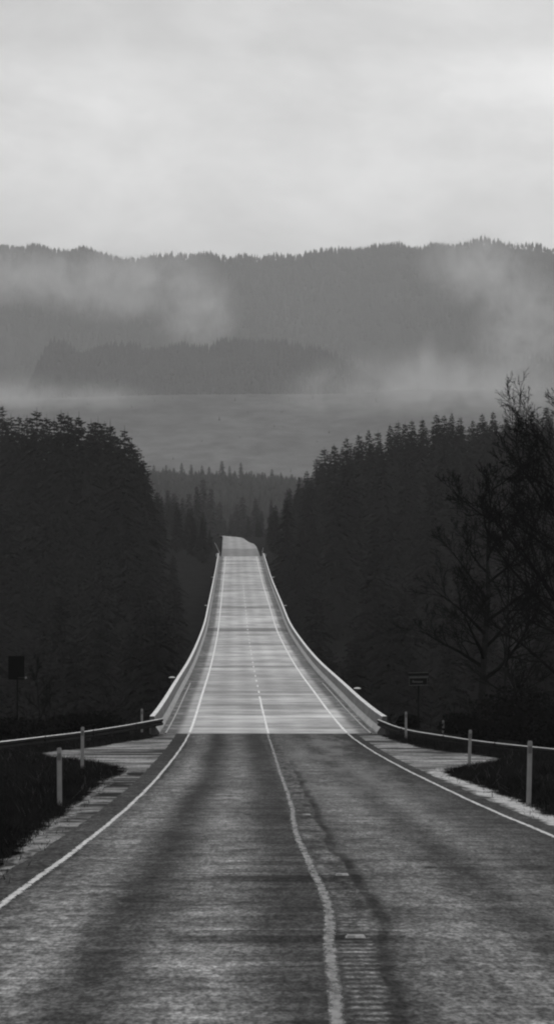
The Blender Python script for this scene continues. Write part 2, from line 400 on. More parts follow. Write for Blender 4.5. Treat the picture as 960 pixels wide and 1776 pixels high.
def link(name, data, parent=None, loc=None):
    o = bpy.data.objects.new(name, data); COL.objects.link(o)
    if parent is not None: o.parent = parent
    if loc is not None: o.location = loc
    return o
def tag(o, label, cat, group=None, kind=None):
    o['label'] = label; o['category'] = cat
    if group: o['group'] = group
    if kind: o['kind'] = kind
    return o
def struct(o, label=None):
    o['kind'] = 'structure'
    if label: o['label'] = label
    return o
def thing(name, label, cat, loc=(0, 0, 0), group=None, rz=0.0):
    o = link(name, None); o.location = loc; o.rotation_euler = (0, 0, rz)
    return tag(o, label, cat, group)
def np_mesh(name, V, Fc, m, uv=None, smooth_=False):
    """fast mesh from arrays; Fc is (n,3) or (n,4)"""
    me = bpy.data.meshes.new(name); V = np.asarray(V, np.float32); Fc = np.asarray(Fc, np.int32)
    me.vertices.add(len(V)); me.vertices.foreach_set('co', V.ravel())
    k = Fc.shape[1]
    me.loops.add(Fc.size); me.loops.foreach_set('vertex_index', Fc.ravel())
    me.polygons.add(len(Fc)); me.polygons.foreach_set('loop_start', np.arange(0, Fc.size, k, dtype=np.int32))
    me.polygons.foreach_set('loop_total', np.full(len(Fc), k, np.int32))
    if smooth_: me.polygons.foreach_set('use_smooth', np.ones(len(Fc), bool))
    me.materials.append(m); me.update(calc_edges=True); me.validate()
    if uv is not None:
        l = me.uv_layers.new(name='UVMap'); l.data.foreach_set('uv', np.asarray(uv, np.float32)[Fc.ravel()].ravel())
    return me
def grid(xs, ys, zf):
    X, Y = np.meshgrid(xs, ys); Z = zf(X, Y)
    V = np.stack([X.ravel(), Y.ravel(), Z.ravel()], 1)
    nx, ny = len(xs), len(ys)
    i = (np.arange(ny-1)[:, None]*nx + np.arange(nx-1)[None, :]).ravel()
    return V, np.stack([i, i+1, i+nx+1, i+nx], 1)

# ------------------------------------------------------------------ ground, road
xs = np.unique(np.concatenate([np.arange(-14, 14.01, .5), np.arange(-60, 60.01, 4), np.arange(-220, 221, 20), np.linspace(-1500, 1500, 31)]))
ys = np.unique(np.concatenate([np.arange(-60, 12, 6), np.arange(12, 126, .6), np.arange(126, 800, 7), np.arange(800, 2350, 40)]))
V, Fc = grid(xs, ys, ground_z)
g = struct(link('ground', np_mesh('ground', V, Fc, MT['soil'], None, True)))

def strip(name, ds, xa, xb, dz, mat, nseg=1, uvf=None, z=None, tilt=None):
    """sheet between two lateral curves, following the road's height"""
    ds = np.asarray(ds, float); V = []; UV = []
    for j in range(nseg + 1):
        t = j / nseg
        x = xa(ds) * (1 - t) + xb(ds) * t
        V.append(np.stack([x, ds, (z or zr)(ds) + dz - (0 if tilt is None else tilt(ds)*(x - xc(ds)))], 1))
        u = (x - (xc(ds) - HW)) if uvf is None else uvf(t, x, ds)
        UV.append(np.stack([u + 0 * ds, ds], 1))
    n = len(ds); V = np.concatenate(V); UV = np.concatenate(UV); Fs = []
    for j in range(nseg):
        i = np.arange(n-1) + j*n
        Fs.append(np.stack([i, i+n, i+n+1, i+1], 1))
    return np_mesh(name, V, np.concatenate(Fs), mat, UV)

dn = np.concatenate([np.arange(-30, 12, 3), np.arange(12, 106.01, .5)])
struct(link('road', strip('road', np.append(dn, 106.3), lambda d: xc(d) - HW - .50 - .10*smooth(50, 100, d) - .05*(vnoise(d*1.7, d*0, 21) - .5), lambda d: xc(d) + HW + .40 + .05*(vnoise(d*1.9, d*0, 22) - .5), .008, MT['asphalt'], 8)))
def shoulder(side):
    ds = np.concatenate([np.arange(-30, 12, 3), np.arange(12, 106.3, .16)])
    rag = lambda d: .22*(vnoise(d*2.6, d*0+side, 4)-.5) + .16*(vnoise(d*.6, d*0+side, 6)-.5) + .10*(vnoise(d*6., d*0+side, 9)-.5)
    if side < 0:
        f = lambda d: np.minimum(xl_out(d) + rag(d), xc(d) - HW - .7); i = lambda d: xc(d) - HW - .45
    else:
        f = lambda d: np.maximum(xr_out(d) + rag(d), xc(d) + HW + .55); i = lambda d: xc(d) + HW + .3
    return strip('shoulder', ds, i, f, .002, MT['shoulder'], 6, lambda t, x, d: np.abs(f(d) - x))
for sd in (-1, 1):
    o = struct(link('shoulder', shoulder(sd)))
# pavement beyond the bridge up to the crest
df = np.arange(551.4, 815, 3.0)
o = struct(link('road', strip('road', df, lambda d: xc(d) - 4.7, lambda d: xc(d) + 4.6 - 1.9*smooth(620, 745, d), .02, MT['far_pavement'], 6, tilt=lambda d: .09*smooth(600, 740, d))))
def line(name, ds, off, w, mat, dz=.012, jit=.0):
    c = lambda d: xc(d) + off(d) + jit*(vnoise(d*.6, d*0, 8)-.5)
    return struct(link(name, strip(name, ds, lambda d: c(d) - w/2, lambda d: c(d) + w/2, dz, mat, 1, lambda t, x, d: t*w)))
line('edge_line', np.append(dn, 106.25), lambda d: -HW + 0*d, .13, MT['white_paint'], jit=.02)
line('edge_line', np.append(dn, 106.25), lambda d: HW + 0*d, .12, MT['white_paint'], jit=.02)
line('centre_line', np.append(dn, 106.25), lambda d: _cl(d), .12, MT['yellow_paint'], jit=.02)

# ------------------------------------------------------------------ bridge
bridge = thing('road_bridge', 'long pale concrete road bridge climbing away between low parapets over the wooded gorge', 'bridge', (0, 0, 0))
B0, B1 = 106.3, 551.4
db = np.concatenate([np.arange(B0, 180, 1.0), np.arange(180, B1, 2.5), [B1]])
LW, RW = 5.02, 4.98        # lane centre to the foot of each parapet
me = strip('deck', db, lambda d: xc(d) - LW, lambda d: xc(d) + RW, .010, MT['deck'], 10)
link('deck', me, bridge)
m = MB()
m.sweep(list(db), [(-LW-.44, -.02), (-LW-.44, -.40), (-LW+.9, -.55), (RW-.9, -.55), (RW+.44, -.40), (RW+.44, -.02)],
        lambda d, p: (float(xc(d)) + p[0], d, float(zr(d)) + p[1]))
m.build('deck_slab', MT['concrete'], bridge)
PROF = [(0, -.02), (0, .09), (.17, .34), (.235, .80), (.245, .82), (.455, .82), (.455, -.45), (.40, -.45), (.40, -.02)]
dpar = np.concatenate([np.arange(B0 - .3, 180, 1.0), np.arange(180, B1, 2.5), [B1]])
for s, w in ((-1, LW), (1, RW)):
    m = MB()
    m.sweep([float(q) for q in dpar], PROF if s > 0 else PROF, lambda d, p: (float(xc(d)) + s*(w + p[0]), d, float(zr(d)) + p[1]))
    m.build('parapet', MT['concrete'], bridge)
    # flared pale end blocks at the far abutment
    m = MB(); x0 = float(xc(B1)) + s*(w + .1); z0 = float(zr(B1))
    m.sweep([B1 + .01, B1 + 1.2, B1 + 2.6], [(0, -.1), (0, .3), (.1, .78), (.5, .78), (.5, -.1)],
            lambda d, p: (x0 + s*(p[0] + (d - B1)*.16), d, z0 + (d-B1)*.06 + p[1]*(1 - .14*(d-B1))))
    m.build('end_block', MT['chalk'], bridge)
    # kerb-side drain lip
    m = MB()
    m.sweep([float(q) for q in dpar[:60]], [(0, .0), (0, .05), (.07, .05), (.07, 0)], lambda d, p: (float(xc(d)) + s*(w - .32 + p[0]), d, float(zr(d)) + .012 + p[1]))
    m.build('gutter_lip', MT['concrete'], bridge)
for k in range(4):
    off = -3.9 + 2.6*k
    m = MB()
    m.sweep([float(q) for q in np.append(np.arange(B0+1, B1, 12), B1-.5)], [(-.3, -.56), (-.12, -.75), (-.12, -2.0), (-.35, -2.2), (.35, -2.2), (.12, -2.0), (.12, -.75), (.3, -.56)],
            lambda d, p: (float(xc(d)) + off + p[0], d, float(zr(d)) + p[1]))
    m.build('girder', MT['concrete'], bridge)
for d in (165., 292., 420., 500.):
    x = float(xc(d)); z = float(zr(d)); gz = float(min(ground_z(x-3, d), ground_z(x+3, d))) - 1
    m = MB(); m.box(x, d, z - 2.85, 10.4, 1.6, 1.28); cap = m.build('pier_cap', MT['concrete'], bridge)
    for q in (-2.8, 2.8):
        if z - 3.5 > gz:
            m = MB(); m.tube([(x+q, d, gz), (x+q, d, z-3.48)], [.75, .7], 14); m.build('pier_column', MT['concrete'], cap)
def joint(d, w, dz=.014):
    m = MB(); a, b = float(xc(d)) - LW + .02, float(xc(d)) + RW - .02; z = float(zr(d)) + dz; z2 = float(zr(d+w)) + dz
    m.quad((a, d, z), (b, d, z), (b, d+w, z2), (a, d+w, z2)); m.build('expansion_joint', MT['rubber'], bridge)
joint(B0 - .02, .16); joint(B1 - .3, .25)
for d in (145.5, 196., 247., 292.6, 344., 401.): joint(d, .22)
def bline(off, w, ds, mt, dz=.016):
    return strip('lane_line', ds, lambda d: xc(d) + off - w/2, lambda d: xc(d) + off + w/2, dz, mt, 1, lambda t, x, d: t*w)
link('lane_line', bline(-HW, .20, db[1:], MT['deck_paint']), bridge)
link('lane_line', bline(HW, .20, db[1:], MT['deck_paint']), bridge)
link('lane_line', bline(-.02, .14, np.arange(B0+.2, 146, 1.), MT['deck_paint']), bridge)
d = 150.
while d < 420:
    link('lane_line', bline(0, .13, np.array([d, d+1.5, d+3.]), MT['deck_paint']), bridge); d += 9.1
# little capped brackets standing off the outer faces of the parapets
for d, s in ((152., -1), (136., 1), (330., -1), (330., 1), (431., -1), (431., 1)):
    w = LW if s < 0 else RW
    x = float(xc(d)) + s*(w + .455); z = float(zr(d)) + .82
    m = MB(); m.box(x + s*.10, d, z - .18, .18, .12, .34); m.tube([(x + s*.2, d, z - .35), (x + s*.2, d, z + .10)], [.07, .06], 8)
    br = m.build('bracket', MT['wood'], bridge)
    m = MB(); m.tube([(x + s*.22, d, z + .10), (x + s*.22, d, z + .14), (x + s*.22, d, z + .18)], [.22, .20, .08], 10); m.build('bracket_cap', MT['chalk'], br)

# ------------------------------------------------------------------ guard rails
WPROF = [(0, .312), (.05, .280), (.075, .215), (.005, .175), (.005, .140), (.045, .122), (.075, .055), (.03, .01), (0, 0),
         (-.004, 0.003), (.024, .015), (.069, .056), (.040, .118), (-.004, .136), (-.004, .178), (.067, .217), (.044, .277), (-.004, .306)]
def guardrail(path, label, spacing=1.9, wood=True):
    """path: list of (x, y, z_top) ; rail corrugation faces the road"""
    P = [Vector(p) for p in path]
    # resample
    pts = []
    for a, b in zip(P, P[1:]):
        n = max(1, int((b-a).length / .5))
        pts += [a.lerp(b, i/n) for i in range(n)]
    pts.append(P[-1])
    for _ in range(8):
        pts = [pts[0]] + [(pts[i-1] + pts[i]*2 + pts[i+1])/4 for i in range(1, len(pts)-1)] + [pts[-1]]
    root = thing('guard_rail', label, 'guard rail', (0, 0, 0))
    nrm = []
    for i in range(len(pts)):
        t = (pts[min(i+1, len(pts)-1)] - pts[max(i-1, 0)]); t.z = 0; t.normalize()
        n = Vector((t.y, -t.x, 0))
        if n.dot(Vector((0, 40, 0)) - pts[i]) < 0: n = -n
        nrm.append(n)
    m = MB(); idx = list(range(len(pts)))
    m.sweep(idx, WPROF, lambda i, p: pts[i] + nrm[i]*p[0] + Vector((0, 0, p[1] - .31)))
    m.uv = [None]*len(m.uv)
    rail = m.build('rail', MT['shaded_steel'], root)
    for hz, rr, ox in ((-.012, .024, .016), (-.185, .009, .012)):  # bright tubes added to draw the sky glint along top edge and rib
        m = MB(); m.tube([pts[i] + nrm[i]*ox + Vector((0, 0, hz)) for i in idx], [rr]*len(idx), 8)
        m.build('glint_tube', MT['steel'], rail, True)
    for i in range(5, len(pts)-2, 8):
        m = MB(); rot = Matrix.Rotation(math.atan2(nrm[i].y, nrm[i].x), 3, 'Z')
        m.box(pts[i].x + nrm[i].x*.04, pts[i].y + nrm[i].y*.04, pts[i].z - .155, .085, .06, .318, rot); m.build('splice', MT['shaded_steel'], rail)
    acc = 0; last = -9
    for i in range(1, len(pts)):
        acc += (pts[i]-pts[i-1]).length
        if acc - last > spacing:
            last = acc; c = pts[i] - nrm[i]*.18; gz = float(ground_z(c.x, c.y)) - .3
            gz = min(gz, c.z - 1.0)
            m = MB(); rot = Matrix.Rotation(math.atan2(nrm[i].y, nrm[i].x), 3, 'Z')
            m.box(c.x, c.y, (gz + c.z - .02)/2, .16, .14, c.z - .02 - gz, rot)
            bk = pts[i] - nrm[i]*.05
            m.box(bk.x, bk.y, c.z - .16, .09, .13, .26, rot)
            m.build('post', MT['wood'], root)
    return root
def rail_pts(q): return [(px2x(px, d), d, py2z(py, d)) for px, py, d in q]
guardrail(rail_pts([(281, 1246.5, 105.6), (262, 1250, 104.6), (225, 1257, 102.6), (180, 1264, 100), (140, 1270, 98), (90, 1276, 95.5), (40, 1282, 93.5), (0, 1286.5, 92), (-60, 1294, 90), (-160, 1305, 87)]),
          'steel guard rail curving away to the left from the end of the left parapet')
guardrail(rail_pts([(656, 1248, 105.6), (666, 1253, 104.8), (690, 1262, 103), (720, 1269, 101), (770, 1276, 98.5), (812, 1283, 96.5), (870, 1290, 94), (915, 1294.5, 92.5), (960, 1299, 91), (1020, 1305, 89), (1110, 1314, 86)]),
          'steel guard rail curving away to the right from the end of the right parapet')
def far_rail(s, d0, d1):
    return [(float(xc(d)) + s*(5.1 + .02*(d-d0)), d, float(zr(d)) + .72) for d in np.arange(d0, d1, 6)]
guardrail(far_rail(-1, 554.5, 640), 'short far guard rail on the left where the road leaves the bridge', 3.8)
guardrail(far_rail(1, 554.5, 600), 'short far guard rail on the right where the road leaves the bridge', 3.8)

# ------------------------------------------------------------------ delineator posts, signs, markers
def delineator(px, ytop, ybot, d, label, lean=0.0):
    x = px2x(px, d); z0 = py2z(ybot, d); h = (ybot - ytop)*d/F
    zg = float(ground_z(x, d)); z0 = min(z0, zg)  if abs(z0 - zg) < .6 else zg
    h = py2z(ytop, d) - z0
    root = thing('delineator_post', label, 'marker post', (x, d, z0), 'marker posts along both verges'); root.rotation_euler = (0, lean, 0)
    m = MB(); w = .052; ds = [-.25, 0, h*.5, h - .05, h - .015, h]
    ws = [w, w, w, w, w*.85, w*.5]
    i0 = 0
    prof = [(-1, 0), (-.75, -.28), (0, -.40), (.75, -.28), (1, 0), (.75, .0), (0, -.12), (-.75, .0)]
    for z, k in zip(ds, ws):
        for a, b in prof: m.v.append((a*k, b*w, z))
    n = len(prof)
    for j in range(len(ds)-1):
        for k in range(n):
            m.f.append((j*n+k, j*n+(k+1) % n, (j+1)*n+(k+1) % n, (j+1)*n+k)); m.uv.append(None)
    m.f.append(tuple(range((len(ds)-1)*n, len(ds)*n))); m.uv.append(None)
    m.build('post', MT['plastic'], root)
    m = MB(); m.box(0, -.028, h - .19, .082, .012, .15); m.build('reflector', MT['reflector'], root)
    return root
delineator(103.5, 1297, 1397, 48.5, 'tall white marker post in the grass island left of the road', -.008)
delineator(142.5, 1261, 1330, 70.5, 'white marker post standing before the left guard rail', .01)
delineator(246, 1229.5, 1275, 107.5, 'short marker post half hidden behind the left guard rail', 0)
delineator(916, 1285, 1386, 48.5, 'tall white marker post on the right verge, largest post on the right', .022)
delineator(813, 1266, 1330, 72.5, 'white marker post at the tip of the right verge in front of the guard rail', .03)
delineator(703.5, 1234.5, 1290, 100.5, 'white marker post showing above and below the right guard rail near the bridge', 0)
delineator(768, 1249, 1285, 112, 'tiny pale marker post peeping over the right guard rail', 0)

def sign_right():
    d = 112.; x = px2x(725, d); gz = float(ground_z(x, d)); s = d/F
    root = thing('road_sign', 'small dark two-panel roadside sign with pale borders right of the bridge', 'road sign', (x, d, gz))
    zz = lambda py: py2z(py, d) - gz
    m = MB(); m.box(0, .05, (zz(1166)-.4)/2, .09, .06, zz(1166)+.4); m.build('post', MT['sign_dark'], root)
    rot = Matrix.Rotation(-.02, 3, 'Y')
    m = MB(); m.box(0.2*s, 0, zz(1170), 35*s, .02, 7.2*s, rot); up = m.build('upper_panel', MT['sign_dark'], root)
    m = MB()
    m.box(.2*s, -.012, zz(1166.9), 35*s, .01, .9*s, rot); m.box(.2*s, -.012, zz(1173.4), 35*s, .01, .9*s, rot)
    m.build('border', MT['sign_edge'], up)
    m = MB(); m.box(-.3*s, 0, zz(1182), 32*s, .02, 14*s, rot); lo = m.build('lower_panel', MT['sign_dark'], root)
    m = MB()
    m.box(-.3*s, -.012, zz(1175.6), 32*s, .01, 1.2*s, rot); m.box(-.3*s, -.012, zz(1188.5), 32*s, .01, .9*s, rot)
    m.box(-15.8*s, -.012, zz(1182), .6*s, .01, 12*s); m.box(15.2*s, -.012, zz(1182), .6*s, .01, 12*s)
    m.build('border', MT['sign_edge'], lo)
    # the faded, unreadable word: a run of strokes
    m = MB(); random.seed(5)
    xx = -9.5
    for h_ in (4.2, 2.6, 2.8, 2.6, 2.9, 2.5, 3.0):
        m.box(xx*s, -.013, zz(1183.3 - h_/2 + 1.2 + xx*.04), 1.2*s, .01, h_*s, Matrix.Rotation(random.uniform(-.3, .3), 3, 'Y'))
        m.box((xx+.9)*s, -.013, zz(1182.4 + xx*.04 + random.uniform(-.8, .8)), 1.5*s, .01, .8*s)
        xx += 2.6
    m.build('lettering', MT['sign_edge'], lo)
sign_right()
def sign_left():
    d = 118.; x = px2x(28.5, d); gz = float(ground_z(x, d)); s = d/F
    root = thing('traffic_sign', 'dark back of a traffic sign behind the left guard rail among thin trunks', 'road sign', (x, d, gz))
    zz = lambda py: py2z(py, d) - gz
    m = MB(); m.box(0, 0, zz(1158.5), 28*s, .015, 41*s); pn = m.build('panel', MT['sign_back'], root)
    m = MB(); m.box(.05, -.04, (zz(1140)-.4)/2, .07, .06, zz(1140)+.4); m.build('post', MT['sign_back'], root)
    m = MB(); m.tube([(16.5*s, -.05, zz(1175.5)), (16.5*s, -.02, zz(1175.5))], [.06, .06], 10); m.build('reflector', MT['plastic'], pn)
    m = MB(); m.box(9*s, -.03, zz(1175.5), 17*s, .03, .03); m.build('bracket', MT['wood'], pn)
sign_left()
def marker(px, py, d, label, w=.17):
    x = px2x(px, d); z = float(zr(d)) + .010
    root = thing('pavement_marker', label, 'pavement marker', (x, d, z), 'scuffed markers beside the centre line', random.uniform(-.1, .1))
    m = MB()
    b = [(-w/2, -.055), (w/2, -.055), (w/2, .055), (-w/2, .055)]
    m.v = [(a, c, 0) for a, c in b] + [(a*.8, c*.45, .022) for a, c in b]
    for q in ((4,5,6,7), (1,2,6,5), (2,3,7,6), (3,0,4,7), (0,1,5,4)): m.f.append(q); m.uv.append(None)
    m.build('body', MT['scuffed'], root)
    m = MB(); m.quad((-w*.4, -.0505, .0052), (-w*.05, -.0505, .0052), (-w*.05, -.030, .0198), (-w*.36, -.030, .0198)); m.build('reflector', MT['reflector'], root)
marker(593, 1517, 28.2, 'pale scuffed pavement marker beside the yellow line, the middle one of three', .16)
marker(616, 1632, 20.5, 'pale scuffed pavement marker beside the rumble strip, the one nearest the bottom', .18)
marker(531, 1414, 44.0, 'smallest pale pavement marker, farthest along the yellow line', .16)

# ------------------------------------------------------------------ conifers
def conifer_crown(seed, H=30.0, R=4.3, whorls=46, pw=.62):
    r_ = random.Random(seed); m = MB(); z = H*.06; i = 0
    lop = r_.uniform(0, 6.28)
    while z < H*.985:
        t = z/H; rr = R*(1-t)**pw*(.35 + .65*min(1, t/.18)) + .12
        nb = max(4, int(9 - 4*t)) ; a0 = r_.uniform(0, 6.28)
        for k in range(nb):
            a = a0 + 6.283*k/nb + r_.uniform(-.3, .3)
            L = rr*r_.uniform(.55, 1.18)*(1 + .12*math.cos(a-lop))
            if r_.random() < .06: L *= 1.3
            dz = -L*r_.uniform(.18, .50) + (L*.5 if t > .9 else 0)
            c, s_ = math.cos(a), math.sin(a); z0 = z + r_.uniform(-.25, .25)
            P = lambda u, w, q=0.0: (c*L*u - s_*w, s_*L*u + c*w, z0 + dz*u*u + .12*L*u*(1-u) + q)
            w = .20*L + .16
            m.quad(P(0, 0), P(.45, -w, -.06*L), P(1, 0), P(.45, w, -.06*L))
            for u, sg in ((.35, 1), (.55, -1), (.75, 1), (.85, -1)):
                q = (1.15-u)*L*.45 + .15
                b = P(u, 0); e = P(min(u + .25, 1.1), sg*q, -.25*q)
                m.tri(b, e, P(u + .16, sg*q*.2, -.34*q - .12))
        z += (.80 - .38*t)*r_.uniform(.8, 1.2)
    m.tube([(0, 0, H*.94), (0, 0, H*1.01)], [.07, .015], 4)
    return m.mesh('crown', MT['needles'])
def conifer_trunk(H=30.0):
    m = MB(); m.tube([(0, 0, -2.5), (0, 0, 1), (0, 0, H*.5), (0, 0, H*.96)], [.48, .38, .22, .04], 7); return m.mesh('trunk', MT['dark_bark'], True)
CROWNS = [conifer_crown(s, R=r, pw=p) for s, r, p in ((1, 5.2, .60), (2, 5.8, .66), (3, 4.7, .58), (4, 6.2, .68), (5, 5.2, .56), (6, 4.9, .62))]
TRUNK = conifer_trunk()
N_CON = [0]
def conifer(x, y, h, label, group, var=None):
    z = float(ground_z(x, y)); k = h/30.0; i = random.randrange(len(CROWNS)) if var is None else var
    root = thing('conifer_tree', label, 'conifer tree', (x, y, z), group, random.uniform(0, 6.28))
    w = random.uniform(.9, 1.12)*(1 if h > 18 else 1.2); root.scale = (k*w, k*w, k)
    link('trunk', TRUNK, root); link('crown', CROWNS[i], root); N_CON[0] += 1
    return root
ORD = ['first', 'second', 'third', 'fourth', 'fifth', 'sixth', 'seventh', 'eighth', 'ninth', 'tenth', 'eleventh', 'twelfth', 'thirteenth',
       'fourteenth', 'fifteenth', 'sixteenth', 'seventeenth', 'eighteenth', 'nineteenth', 'twentieth', 'twenty-first', 'twenty-second', 'twenty-third',
       'twenty-fourth', 'twenty-fifth', 'twenty-sixth', 'twenty-seventh']
SKY_L = [(4, 702, 560), (19, 719, 500), (33, 720, 490), (47, 722, 480), (64, 709, 470), (81, 721, 476), (94, 726, 470), (106, 713, 462), (118, 717, 470),
         (137, 716, 462), (158, 729, 466), (170, 725, 460), (181, 733, 470), (191, 730, 456), (216, 741, 455), (228, 760, 470), (239, 774, 462), (249, 797, 466), (257, 829, 470)]
SKY_R = [(502, 846, 660), (518, 826, 650), (532, 815, 640), (549, 793, 600), (562, 776, 590), (579, 769, 585), (601, 758, 580), (622, 750, 575), (639, 744, 580), (655, 746, 575), (676, 736, 570), (690, 730, 575),
         (702, 732, 570), (714, 728, 565), (732, 724, 570), (756, 717, 560), (770, 718, 570), (783, 715, 560), (798, 722, 565), (819, 728, 560), (836, 717, 555),
         (854, 713, 555), (877, 722, 560), (898, 708, 550), (922, 712, 555), (947, 704, 550), (975, 700, 550)]
def between(lst, nm):
    for (a, b) in zip(lst, lst[1:]):
        for q in (.28, .72) if b[0]-a[0] > 17 else (.5,):
            px = a[0] + (b[0]-a[0])*q + random.uniform(-2, 2); d = (a[2]+b[2])/2 - random.uniform(-8, 22)
            py = max(a[1] + (b[1]-a[1])*q, min(a[1], b[1])) + random.uniform(10, 24)
            x = px2x(px, d); h = py2z(py, d) - float(ground_z(x, d))
            conifer(x, d, max(h, 8), f'lower conifer filling a gap just under the {nm} forest skyline', f'conifers filling the {nm} skyline')
LIM_L = ip([(-120, 705), (0, 716), (60, 722), (130, 728), (190, 744), (216, 756), (240, 795), (258, 840), (266, 872), (290, 900), (330, 918), (372, 935), (420, 960)])
LIM_R = ip([(440, 975), (455, 940), (470, 890), (490, 860), (520, 836), (549, 806), (579, 782), (622, 764), (690, 745), (756, 732), (850, 728), (980, 716), (1100, 712)])
for nm, lst in (('left', SKY_L), ('right', SKY_R)):
    for i, (px, py, d) in enumerate(lst):
        x = px2x(px, d); h = py2z(py, d) - float(ground_z(x, d))
        h = max(h, 8.0)
        conifer(x, d, h, f'spired conifer on the {nm} forest skyline, {ORD[i]} from the left end of that skyline', f'conifers on the {nm} skyline')
between(SKY_L, 'left'); between(SKY_R, 'right')
def fill(side, n, d0, d1, lim, px0, px1, lab, grp, gap=7.0, pw=1.0):
    placed = []; tries = 0
    while len(placed) < n and tries < 12000:
        tries += 1
        d = d0 + (d1-d0)*random.random()**pw; px = random.uniform(px0, px1); x = px2x(px, d)
        c = float(xc(d))
        if (x - c)*side < 5.6 + 4.0: continue
        sp = gap*(.55 if tries > 6000 else 1)
        if any((x-a)**2 + (d-b)**2*.35 < sp*sp for a, b in placed): continue
        top = float(lim(px)) + random.uniform(8, 90); gz = float(ground_z(x, d))
        h = min(py2z(top, d) - gz, random.uniform(24, 38))
        if h < 9: continue
        placed.append((x, d)); conifer(x, d, h, lab, grp)
fill(-1, 40, 300, 470, LIM_L, -40, 366, 'dark conifer below the skyline in the forest left of the bridge', 'conifers on the left slope', 6.2)
fill(-1, 24, 235, 310, LIM_L, -40, 345, 'dim conifer low in the gorge left of the bridge', 'conifers in the gorge on the left', 6.0)
fill(1, 52, 320, 600, LIM_R, 450, 1000, 'dark conifer below the skyline in the forest right of the bridge', 'conifers on the right slope', 6.6)
fill(1, 26, 235, 330, LIM_R, 520, 1000, 'dim conifer low in the gorge right of the bridge', 'conifers in the gorge on the right', 6.0)
def beside(side, n, d0, d1, lab, grp, a0=6.6, a1=31):
    k = 0; pl = []; tr = 0
    while k < n and tr < 4000:
        tr += 1
        d = random.uniform(d0, d1); x = float(xc(d)) + side*random.uniform(a0, a1)
        px = 480 + x*F/d
        if any((x-a)**2 + (d-b)**2*.2 < 16 for a, b in pl): continue
        lim = (LIM_L if side < 0 else LIM_R)(px)
        if side < 0 and px > 262: lim = 846 + (px-262)*.42
        if side > 0 and px < 500: lim = 850 + (500-px)*.8
        top = max(float(lim), 836.) + random.uniform(2, 40)
        h = py2z(top, d) - float(ground_z(x, d))
        if h < 5: continue
        pl.append((x, d)); k += 1; conifer(x, d, min(h, random.uniform(17, 30)), lab, grp)
beside(-1, 26, 530, 760, 'dark conifer crowding the left side of the road past the far end of the bridge', 'conifers left of the far road')
beside(1, 22, 555, 760, 'dark conifer crowding the right side of the road past the far end of the bridge', 'conifers right of the far road')
# beyond the crest, between the two forests
n0 = 0
for i in range(24):
    d = random.uniform(770, 960); px = 258 + 270*(i + random.random())/24
    x = px2x(px, d); top = random.uniform(852, 912) if 375 < px < 460 else random.uniform(842, 890)
    if px > 340 and px < 372: top = 828 + abs(px-352)*1.2
    if abs(x - float(xc(min(d, 870)))) < 8: d = 985; x = px2x(px, d)
    h = py2z(top, d) - float(ground_z(x, d))
    conifer(x, d, max(h, 10), 'hazy conifer standing behind the crest of the road between the two forests', 'conifers behind the crest of the road')
RID = [(268, 806), (286, 800), (300, 806), (318, 804), (333, 807), (347, 803), (365, 806), (382, 795), (397, 805), (413, 801), (434, 811), (455, 813), (472, 811), (488, 818), (503, 817), (522, 824)]
for i, (px, py) in enumerate(RID):
    d = 1660 + random.uniform(-60, 40); px += random.uniform(-6, 6); x = px2x(px, d); h = py2z(py + random.uniform(-3, 5), d) - float(ground_z(x, d))
    h = min(max(h, 12), 40)
    conifer(x, d, h, f'small hazy conifer on the middle ridge under the grey hillside, {ORD[i]} from its left end', 'conifers on the middle ridge')
print('conifers', N_CON[0])

# far woods: thousands of small trees as one mass each
def mass(name, pts, hs, label, tiers=3, sides=6, seed=1, lean=.15, mt='far_needles'):
    rg = np.random.default_rng(seed); n = len(pts); V = []; Fs = []; base = 0
    P = np.asarray(pts); h = np.asarray(hs)
    for t in range(tiers):
        z0 = .08 + .27*t*3/tiers; z1 = min(z0 + .50*3/tiers, 1.0) if t < tiers-1 else 1.0
        r = (.19 - .045*t*3/tiers)
        ang = rg.uniform(0, 6.28, n)
        ring = []
        for k in range(sides):
            a = ang + 6.283*k/sides; rr = r*h*rg.uniform(.55, 1.25, n)
            ring.append(np.stack([P[:, 0] + rr*np.cos(a), P[:, 1] + rr*np.sin(a), P[:, 2] + h*(z0 + rg.uniform(-.05, .05, n))], 1))
        top = np.stack([P[:, 0], P[:, 1], P[:, 2] + h*z1], 1)
        i0 = base
        V += ring + [top]
        for k in range(sides):
            a = i0 + k*n + np.arange(n); b = i0 + ((k+1) % sides)*n + np.arange(n); c = i0 + sides*n + np.arange(n)
            Fs.append(np.stack([a, b, c], 1))
        base += (sides+1)*n
    o = link(name, np_mesh(name, np.concatenate(V), np.concatenate(Fs), MT[mt]))
    o['kind'] = 'stuff'; o['label'] = label; o['category'] = 'forest'
    return o
n = 5200
yy = RNG.uniform(1000, 1760, n); px = RNG.uniform(150, 660, n); xx = px2x(px, yy); zz = ground_z(xx, yy)
hh = RNG.uniform(14, 25, n)
lim = ip([(100, 808), (250, 809), (350, 809), (440, 816), (520, 826), (700, 820)])
top = py2z(lim(px) + RNG.uniform(0, 4.2, n)**2, yy); hh = np.minimum(hh, top - zz); ok = hh > 6
mass('conifer_forest', np.stack([xx, yy, zz], 1)[ok], hh[ok], 'hazy conifer wood covering the middle ridge beyond the road', 6, 6, 2)

